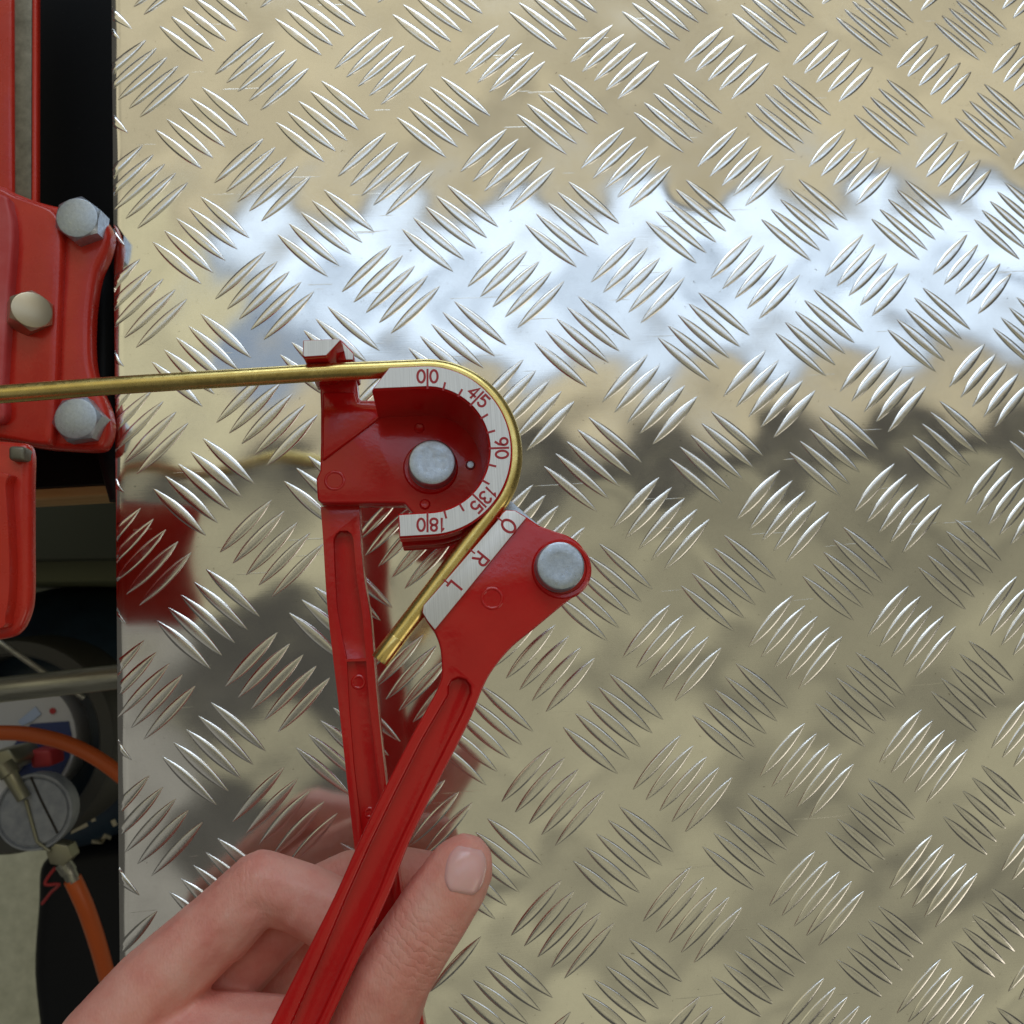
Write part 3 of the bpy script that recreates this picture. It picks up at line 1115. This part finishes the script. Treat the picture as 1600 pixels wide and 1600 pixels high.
# rail above the bracket with a steel slide let into it
rail = Wpoly([(-60, -260), (19, -260), (20, 330), (-60, 330)], 0.0045)
solid('rail', rail, 0.0015, 0.0045, M_REDCAST, machine, bevel=0.002)
rail2 = Wpoly([(50, -260), (58, -260), (57, 330), (48, 330)], 0.0042)
solid('rail_flange', rail2, 0.001, 0.0042, M_REDCAST, machine, bevel=0.0008)
sl = Wpoly([(18, -260), (51, -260), (49, 335), (19, 335)], 0.0030)
solid('slide_bar', sl, -0.001, 0.0030, M_SLIDE, machine, bevel=0.0005)
# arm running towards the viewer, rounded at its end
arm = sp2([(-640, 684), (-170, 684), (-60, 686), (20, 690), (45, 700), (46, 760), (46, 860), (46, 920), (42, 955), (28, 985), (4, 998), (-60, 1004), (-170, 1004), (-640, 1004)], 4)
solid('arm', Wpoly(arm, 0.070), 0.0655, 0.070, M_REDCAST, machine, bevel=0.0018, segs=4)
arm2 = sp2([(-160, 735), (0, 738), (8, 760), (14, 860), (14, 920), (8, 960), (-10, 985), (-160, 990)], 4)
solid('arm_rib', Wpoly(arm2, 0.074), 0.066, 0.074, M_REDCAST, machine, bevel=0.003, segs=4)
solid('stand', Wpoly([(-640, 300), (-460, 300), (-460, 960), (-640, 960)], 0.0655), -0.034, 0.066, M_REDCAST, machine, bevel=0.002)
solid('slide_end', Wpoly([(12, 696), (38, 697), (38, 720), (12, 719)], 0.0725), 0.066, 0.0725, M_SLIDE, machine, bevel=0.001)


def hexbolt(px, py, z, af_px, rot, tilt, name='hex_bolt'):
    c = W(px, py, z)
    mp = (c - CAM).length / ray(px, py).length / F
    R_ = af_px * mp / math.sqrt(3) * 1.0
    ht = 0.0062
    bmx = bmesh.new()
    n = 6
    rings = []
    for (k, zz) in ((1.0, -ht - 0.002), (1.0, -0.0011)):
        rings.append([bmx.verts.new((R_ * k * math.cos(math.pi / 3 * i), R_ * k * math.sin(math.pi / 3 * i), zz)) for i in range(6)])
    for i in range(6):
        bmx.faces.new((rings[0][i], rings[0][(i + 1) % 6], rings[1][(i + 1) % 6], rings[1][i]))
    # chamfered crown: each hex side is pulled to a circle
    circ = []
    for i in range(24):
        a = 2 * math.pi * i / 24
        circ.append(bmx.verts.new((R_ * 0.84 * math.cos(a), R_ * 0.84 * math.sin(a), 0.0)))
    mid = []
    for i in range(24):
        a = 2 * math.pi * i / 24
        sect = (a % (math.pi / 3)) - math.pi / 6
        rad = R_ * math.cos(math.pi / 6) / math.cos(sect)
        zz = -0.0011 + 0.0008 * math.cos(3 * sect) - (0 if i % 4 else 0.0)
        mid.append(rings[1][i // 4] if i % 4 == 0 else bmx.verts.new((rad * math.cos(a), rad * math.sin(a), zz)))
    for i in range(24):
        bmx.faces.new((mid[i], mid[(i + 1) % 24], circ[(i + 1) % 24], circ[i]))
    for f in list(bmx.faces)[:6]:
        pass
    cap = [bmx.verts.new((R_ * 0.80 * math.cos(2 * math.pi * i / 24), R_ * 0.80 * math.sin(2 * math.pi * i / 24), 0.0001)) for i in range(24)]
    for i in range(24):
        bmx.faces.new((circ[i], circ[(i + 1) % 24], cap[(i + 1) % 24], cap[i]))
    bmx.faces.new(cap)
    # fill the scallops on the flats
    for s in range(6):
        loop = [mid[(s * 4 + k) % 24] for k in range(5)]
        try:
            bmx.faces.new(loop)
        except ValueError:
            pass
    bmesh.ops.recalc_face_normals(bmx, faces=bmx.faces)
    me = bpy.data.meshes.new(name); bmx.to_mesh(me); bmx.free()
    finish(me, M_ZINC, True, 25)
    o = link_obj(name, me, machine)
    o.matrix_local = Matrix.Translation(c) @ Matrix.Rotation(tilt[1], 4, 'Y') @ Matrix.Rotation(tilt[0], 4, 'X') @ Matrix.Rotation(rot, 4, 'Z')
    return o


hexbolt(120, 340, ZB + 0.0062, 64, 0.35, (0.05, 0.0))
hb = hexbolt(50, 484, ZB + 0.0088, 58, 0.5, (0.0, 0.62))
hb.data.materials[0] = M_FITTING2
hexbolt(118, 654, ZB + 0.0062, 66, 0.1, (0.0, 0.0))

# ------------------------------------------------------------------ bench edge and what stands below it
bench = thing('workbench', 'black topped workbench with a pine edge beside the tread plate', 'workbench')
solid('bench_top', Wpoly([(-420, -300), (420, -300), (420, 741), (-420, 788)], -0.034), -0.040, -0.034, M_BLACK, bench, bevel=0.0006)
solid('wood_edge', Wpoly([(-420, -300), (420, -300), (420, 759), (-420, 806)], -0.0402), -0.0640, -0.0402, M_WOOD, bench, bevel=0.001)
cable = [W(128, 345, -0.018), W(150, 380, -0.018), W(160, 450, -0.018), W(161, 520, -0.018), W(161, 600, -0.018), W(168, 690, -0.018), W(190, 780, -0.018)]
co = tube_obj('black_cable', spline(cable, 5), 0.0042, M_RUBBER, None, 16)
tag(co, 'thick black rubber cable lying along the edge of the tread plate', 'cable')

floor = mesh_obj('floor', [(-1.6, -1.2, -0.95), (1.2, -1.2, -0.95), (1.2, 1.4, -0.95), (-1.6, 1.4, -0.95)], [(0, 1, 2, 3)], M_FLOOR, None, False)
tag(floor, kind='structure')

cab = thing('cabinet', 'dark green cabinet with an olive panel under the workbench', 'cabinet')
solid('cabinet_top', Wpoly([(-500, 640), (520, 640), (520, 868), (-500, 884)], -0.24), -0.26, -0.24, M_GREEN, cab, bevel=0.001)
solid('cabinet_panel', Wpoly([(-500, 700), (520, 700), (520, 905), (-500, 915)], -0.262), -0.945, -0.262, M_OLIVE, cab, bevel=0.001)

# gas bottle seen from above
ZG = -0.36
gc = W(62, 1130, ZG)
mg = (gc - CAM).dot(AX[2]) / F
RB = 213 * mg
bottle = thing('gas_bottle', 'navy blue gas bottle with cream painted marks, seen from above', 'gas bottle', Matrix.Translation(gc))
dome = [(0, 0.030), (RB * 0.35, 0.027), (RB * 0.6, 0.019), (RB * 0.8, 0.006), (RB * 0.93, -0.012), (RB, -0.04), (RB, -0.585), (0, -0.585)]
lathe('bottle_body', dome, M_NAVY, bottle, 64, angle=60)


def on_dome(px, py, lift=0.0008):
    """pixel -> local point just above the dome"""
    z = 0.0
    for _ in range(12):
        q = W(px, py, ZG + z) - gc
        r = math.hypot(q.x, q.y)
        for (r0, z0), (r1, z1) in zip(dome, dome[1:6]):
            if r0 <= r <= r1:
                z = z0 + (z1 - z0) * (r - r0) / (r1 - r0)
                break
        else:
            z = -0.03
    return Vector((q.x, q.y, z + lift))


def dome_strokes(lines, half, name):
    def to3d(x, y):
        return on_dome(x, y)
    return stroke_mesh(name, lines, to3d, half, M_CHALK, bottle, 0.0004)


def zz(x, y):
    return (x / 6.667, 1160 + y / 6.667)


dome_strokes([[zz(800, 700), zz(918, 628), zz(945, 710), zz(978, 805)]], 3.3, 'painted_numeral')
dome_strokes([[zz(800, 745), zz(785, 830), zz(772, 915), zz(900, 855)]], 3.3, 'painted_numeral')
dome_strokes([[zz(975, 1030), zz(1060, 1035), zz(1100, 970), zz(1150, 990)]], 2.6, 'painted_mark')
dome_strokes([[zz(1185, 820), zz(1200, 850)]], 3.5, 'painted_mark')
# guard collar
col_c = W(10, 1165, ZG + 0.06) - gc
mcg = (W(10, 1165, ZG + 0.06) - CAM).dot(AX[2]) / F
R1, R2 = 138 * mcg, 166 * mcg
lathe('collar', [(R1, -0.05), (R1, 0.058), (R1 + 0.002, 0.060), (R2 - 0.002, 0.060), (R2, 0.057), (R2 * 1.02, -0.05)], M_COLLAR, bottle, 64, center=(col_c.x, col_c.y), angle=40)
# round printed label inside the collar
lz = 0.045
lab_c = W(15, 1160, ZG + lz) - gc
ml = (W(15, 1160, ZG + lz) - CAM).dot(AX[2]) / F
lab = lathe('label_disc', [(0, lz), (96 * ml, lz), (97 * ml, lz + 0.001), (101 * ml, lz + 0.001), (102 * ml, lz - 0.002), (100 * ml, lz - 0.03)], M_PAPER, bottle, 48, center=(lab_c.x, lab_c.y), angle=30)


def flat_poly(name, pts, z, material, parent):
    vs_ = [W(p[0], p[1], ZG + z) - gc for p in pts]
    n = len(vs_)
    v2 = [Vector((q.x, q.y, z)) for q in vs_] + [Vector((q.x, q.y, z - 0.0006)) for q in vs_]
    fs = [tuple(range(n))] + [(k, (k + 1) % n, n + (k + 1) % n, n + k) for k in range(n)]
    return mesh_obj(name, v2, fs, material, parent, False)


flat_poly('blue_band', [(48, 1131), (107, 1127), (112, 1150), (108, 1185), (95, 1210), (20, 1225), (0, 1190)], lz + 0.0009, M_BLUEPRINT, lab)
flat_poly('pale_shape', [(28, 1127), (46, 1112), (55, 1104), (64, 1116), (50, 1127), (34, 1134)], lz + 0.0012, M_PALEBLUE, lab)
flat_poly('red_dot', [(82 + 5 * math.cos(a), 1111 + 5 * math.sin(a)) for a in [k * 0.628 for k in range(10)]], lz + 0.0012, M_REDPLASTIC, lab)

# regulator with a pressure gauge on top of the bottle
ZR = -0.255
rc = W(55, 1268, ZR)
reg = thing('gas_regulator', 'gas regulator with a round grey pressure gauge above the navy bottle', 'regulator', Matrix.Translation(rc))
mr = (rc - CAM).dot(AX[2]) / F
rg = 59 * mr
lathe('gauge_case', [(0, 0.0015), (rg * 0.84, 0.0015), (rg * 0.87, 0.0004), (rg * 0.90, 0.0004), (rg * 0.93, 0.0022), (rg * 0.98, 0.0022), (rg, 0.0005), (rg * 0.97, -0.009), (0, -0.011)], M_GAUGE, reg, 56, angle=30)


def RL3(px, py, dz):
    return W(px, py, ZR + dz) - rc


tube_obj('gauge_stem', [RL3(5, 1195, 0.004), RL3(16, 1210, 0.004), RL3(17, 1212, 0.004), RL3(38, 1248, 0.004)], 0.004, M_FITTING, reg, 14, radii=[0.0058, 0.0058, 0.0044, 0.0040])
tube_obj('gauge_bracket', [RL3(40, 1250, 0.0022), RL3(58, 1315, 0.0022), RL3(78, 1330, 0.002)], 0.0011, M_FITTING, reg, 10)
tube_obj('gauge_seam', [RL3(48, 1214, 0.0018), RL3(64, 1250, 0.0018), RL3(90, 1302, 0.0018)], 0.0007, M_DARKHOLE, reg, 8)
hx = [(92 + 21 * math.cos(math.radians(a + 12)), 1336 + 19 * math.sin(math.radians(a + 12))) for a in range(0, 360, 60)]
solid('hex_fitting', [(q.x, q.y) for q in (RL3(x, y, 0.001) for x, y in hx)], -0.010, 0.001, M_FITTING, reg, bevel=0.0006)
tube_obj('hose_tail', [RL3(98, 1348, -0.004), RL3(108, 1362, -0.004), RL3(109, 1364, -0.004), RL3(116, 1378, -0.004)], 0.005, M_STEEL, reg, 14, radii=[0.0048, 0.0048, 0.0040, 0.0040])
solid('red_knob', [(q.x, q.y) for q in (RL3(x, y, -0.03) for x, y in ((46, 1172), (78, 1172), (80, 1198), (48, 1201)))], -0.05, -0.03, M_REDPLASTIC, reg, bevel=0.002)
solid('valve_block', [(q.x, q.y) for q in (RL3(x, y, -0.008) for x, y in ((-30, 1180), (14, 1170), (27, 1190), (12, 1206), (-30, 1216)))], -0.04, -0.008, M_FITTING, reg, bevel=0.0015)
tube_obj('valve_stem', [RL3(10, 1190, -0.02), RL3(20, 1196, -0.10)], 0.009, M_FITTING, reg, 16)

def zpath(pts):
    return spline([W(*p) for p in pts], 8)


ho = tube_obj('orange_hose', zpath([(-260, 1165, -0.2), (-120, 1150, -0.2), (0, 1145, -0.2), (60, 1150, -0.2), (120, 1168, -0.2), (183, 1207, -0.2), (260, 1280, -0.21), (340, 1380, -0.24)]), 0.0042, M_ORANGE, None, 16)
tag(ho, 'bright orange hose crossing above the round pressure gauge', 'hose')
oh = tube_obj('orange_hose', zpath([(113, 1373, -0.26), (122, 1392, -0.262), (138, 1430, -0.27), (160, 1500, -0.29), (190, 1620, -0.34), (210, 1760, -0.4)]), 0.0052, M_ORANGE, None, 16)
tag(oh, 'short orange hose leaving the steel tail below the pressure gauge', 'hose')
ca = tube_obj('red_wire', zpath([(86, 1356, -0.30), (74, 1372, -0.30), (72, 1382, -0.30), (92, 1382, -0.30), (80, 1394, -0.31), (66, 1412, -0.32)]), 0.0011, M_REDPLASTIC, None, 8)
tag(ca, 'thin red wire curling beside the hex fitting of the gauge', 'wire')

po = tube_obj('steel_pipe', [W(-300, 1108, -0.13), W(0, 1078, -0.13), W(100, 1067, -0.13), W(180, 1058, -0.13), W(480, 1026, -0.13)], 0.0062, M_STEEL, None, 24)
tag(po, 'scuffed grey steel pipe running under the tread plate above the gas bottle', 'pipe')
ro_ = tube_obj('steel_rod', [W(-200, 905, -0.22), W(0, 1003, -0.22), W(62, 1046, -0.22), W(130, 1090, -0.24)], 0.0018, M_STEEL, None, 12)
tag(ro_, 'thin grey rod slanting behind the steel pipe', 'rod')

# black tool bag on the floor in front of the bottle
bag = sp2([(58, 1352), (110, 1330), (180, 1318), (320, 1320), (420, 1420), (420, 1660), (260, 1760), (90, 1720), (46, 1560), (50, 1420)], 5, True)
bo = solid('tool_bag', Wpoly(bag, -0.42), -0.945, -0.42, M_RUBBER, None, bevel=0.02, segs=4)
tag(bo, 'black tool bag standing on the pale floor below the gas bottle', 'bag')
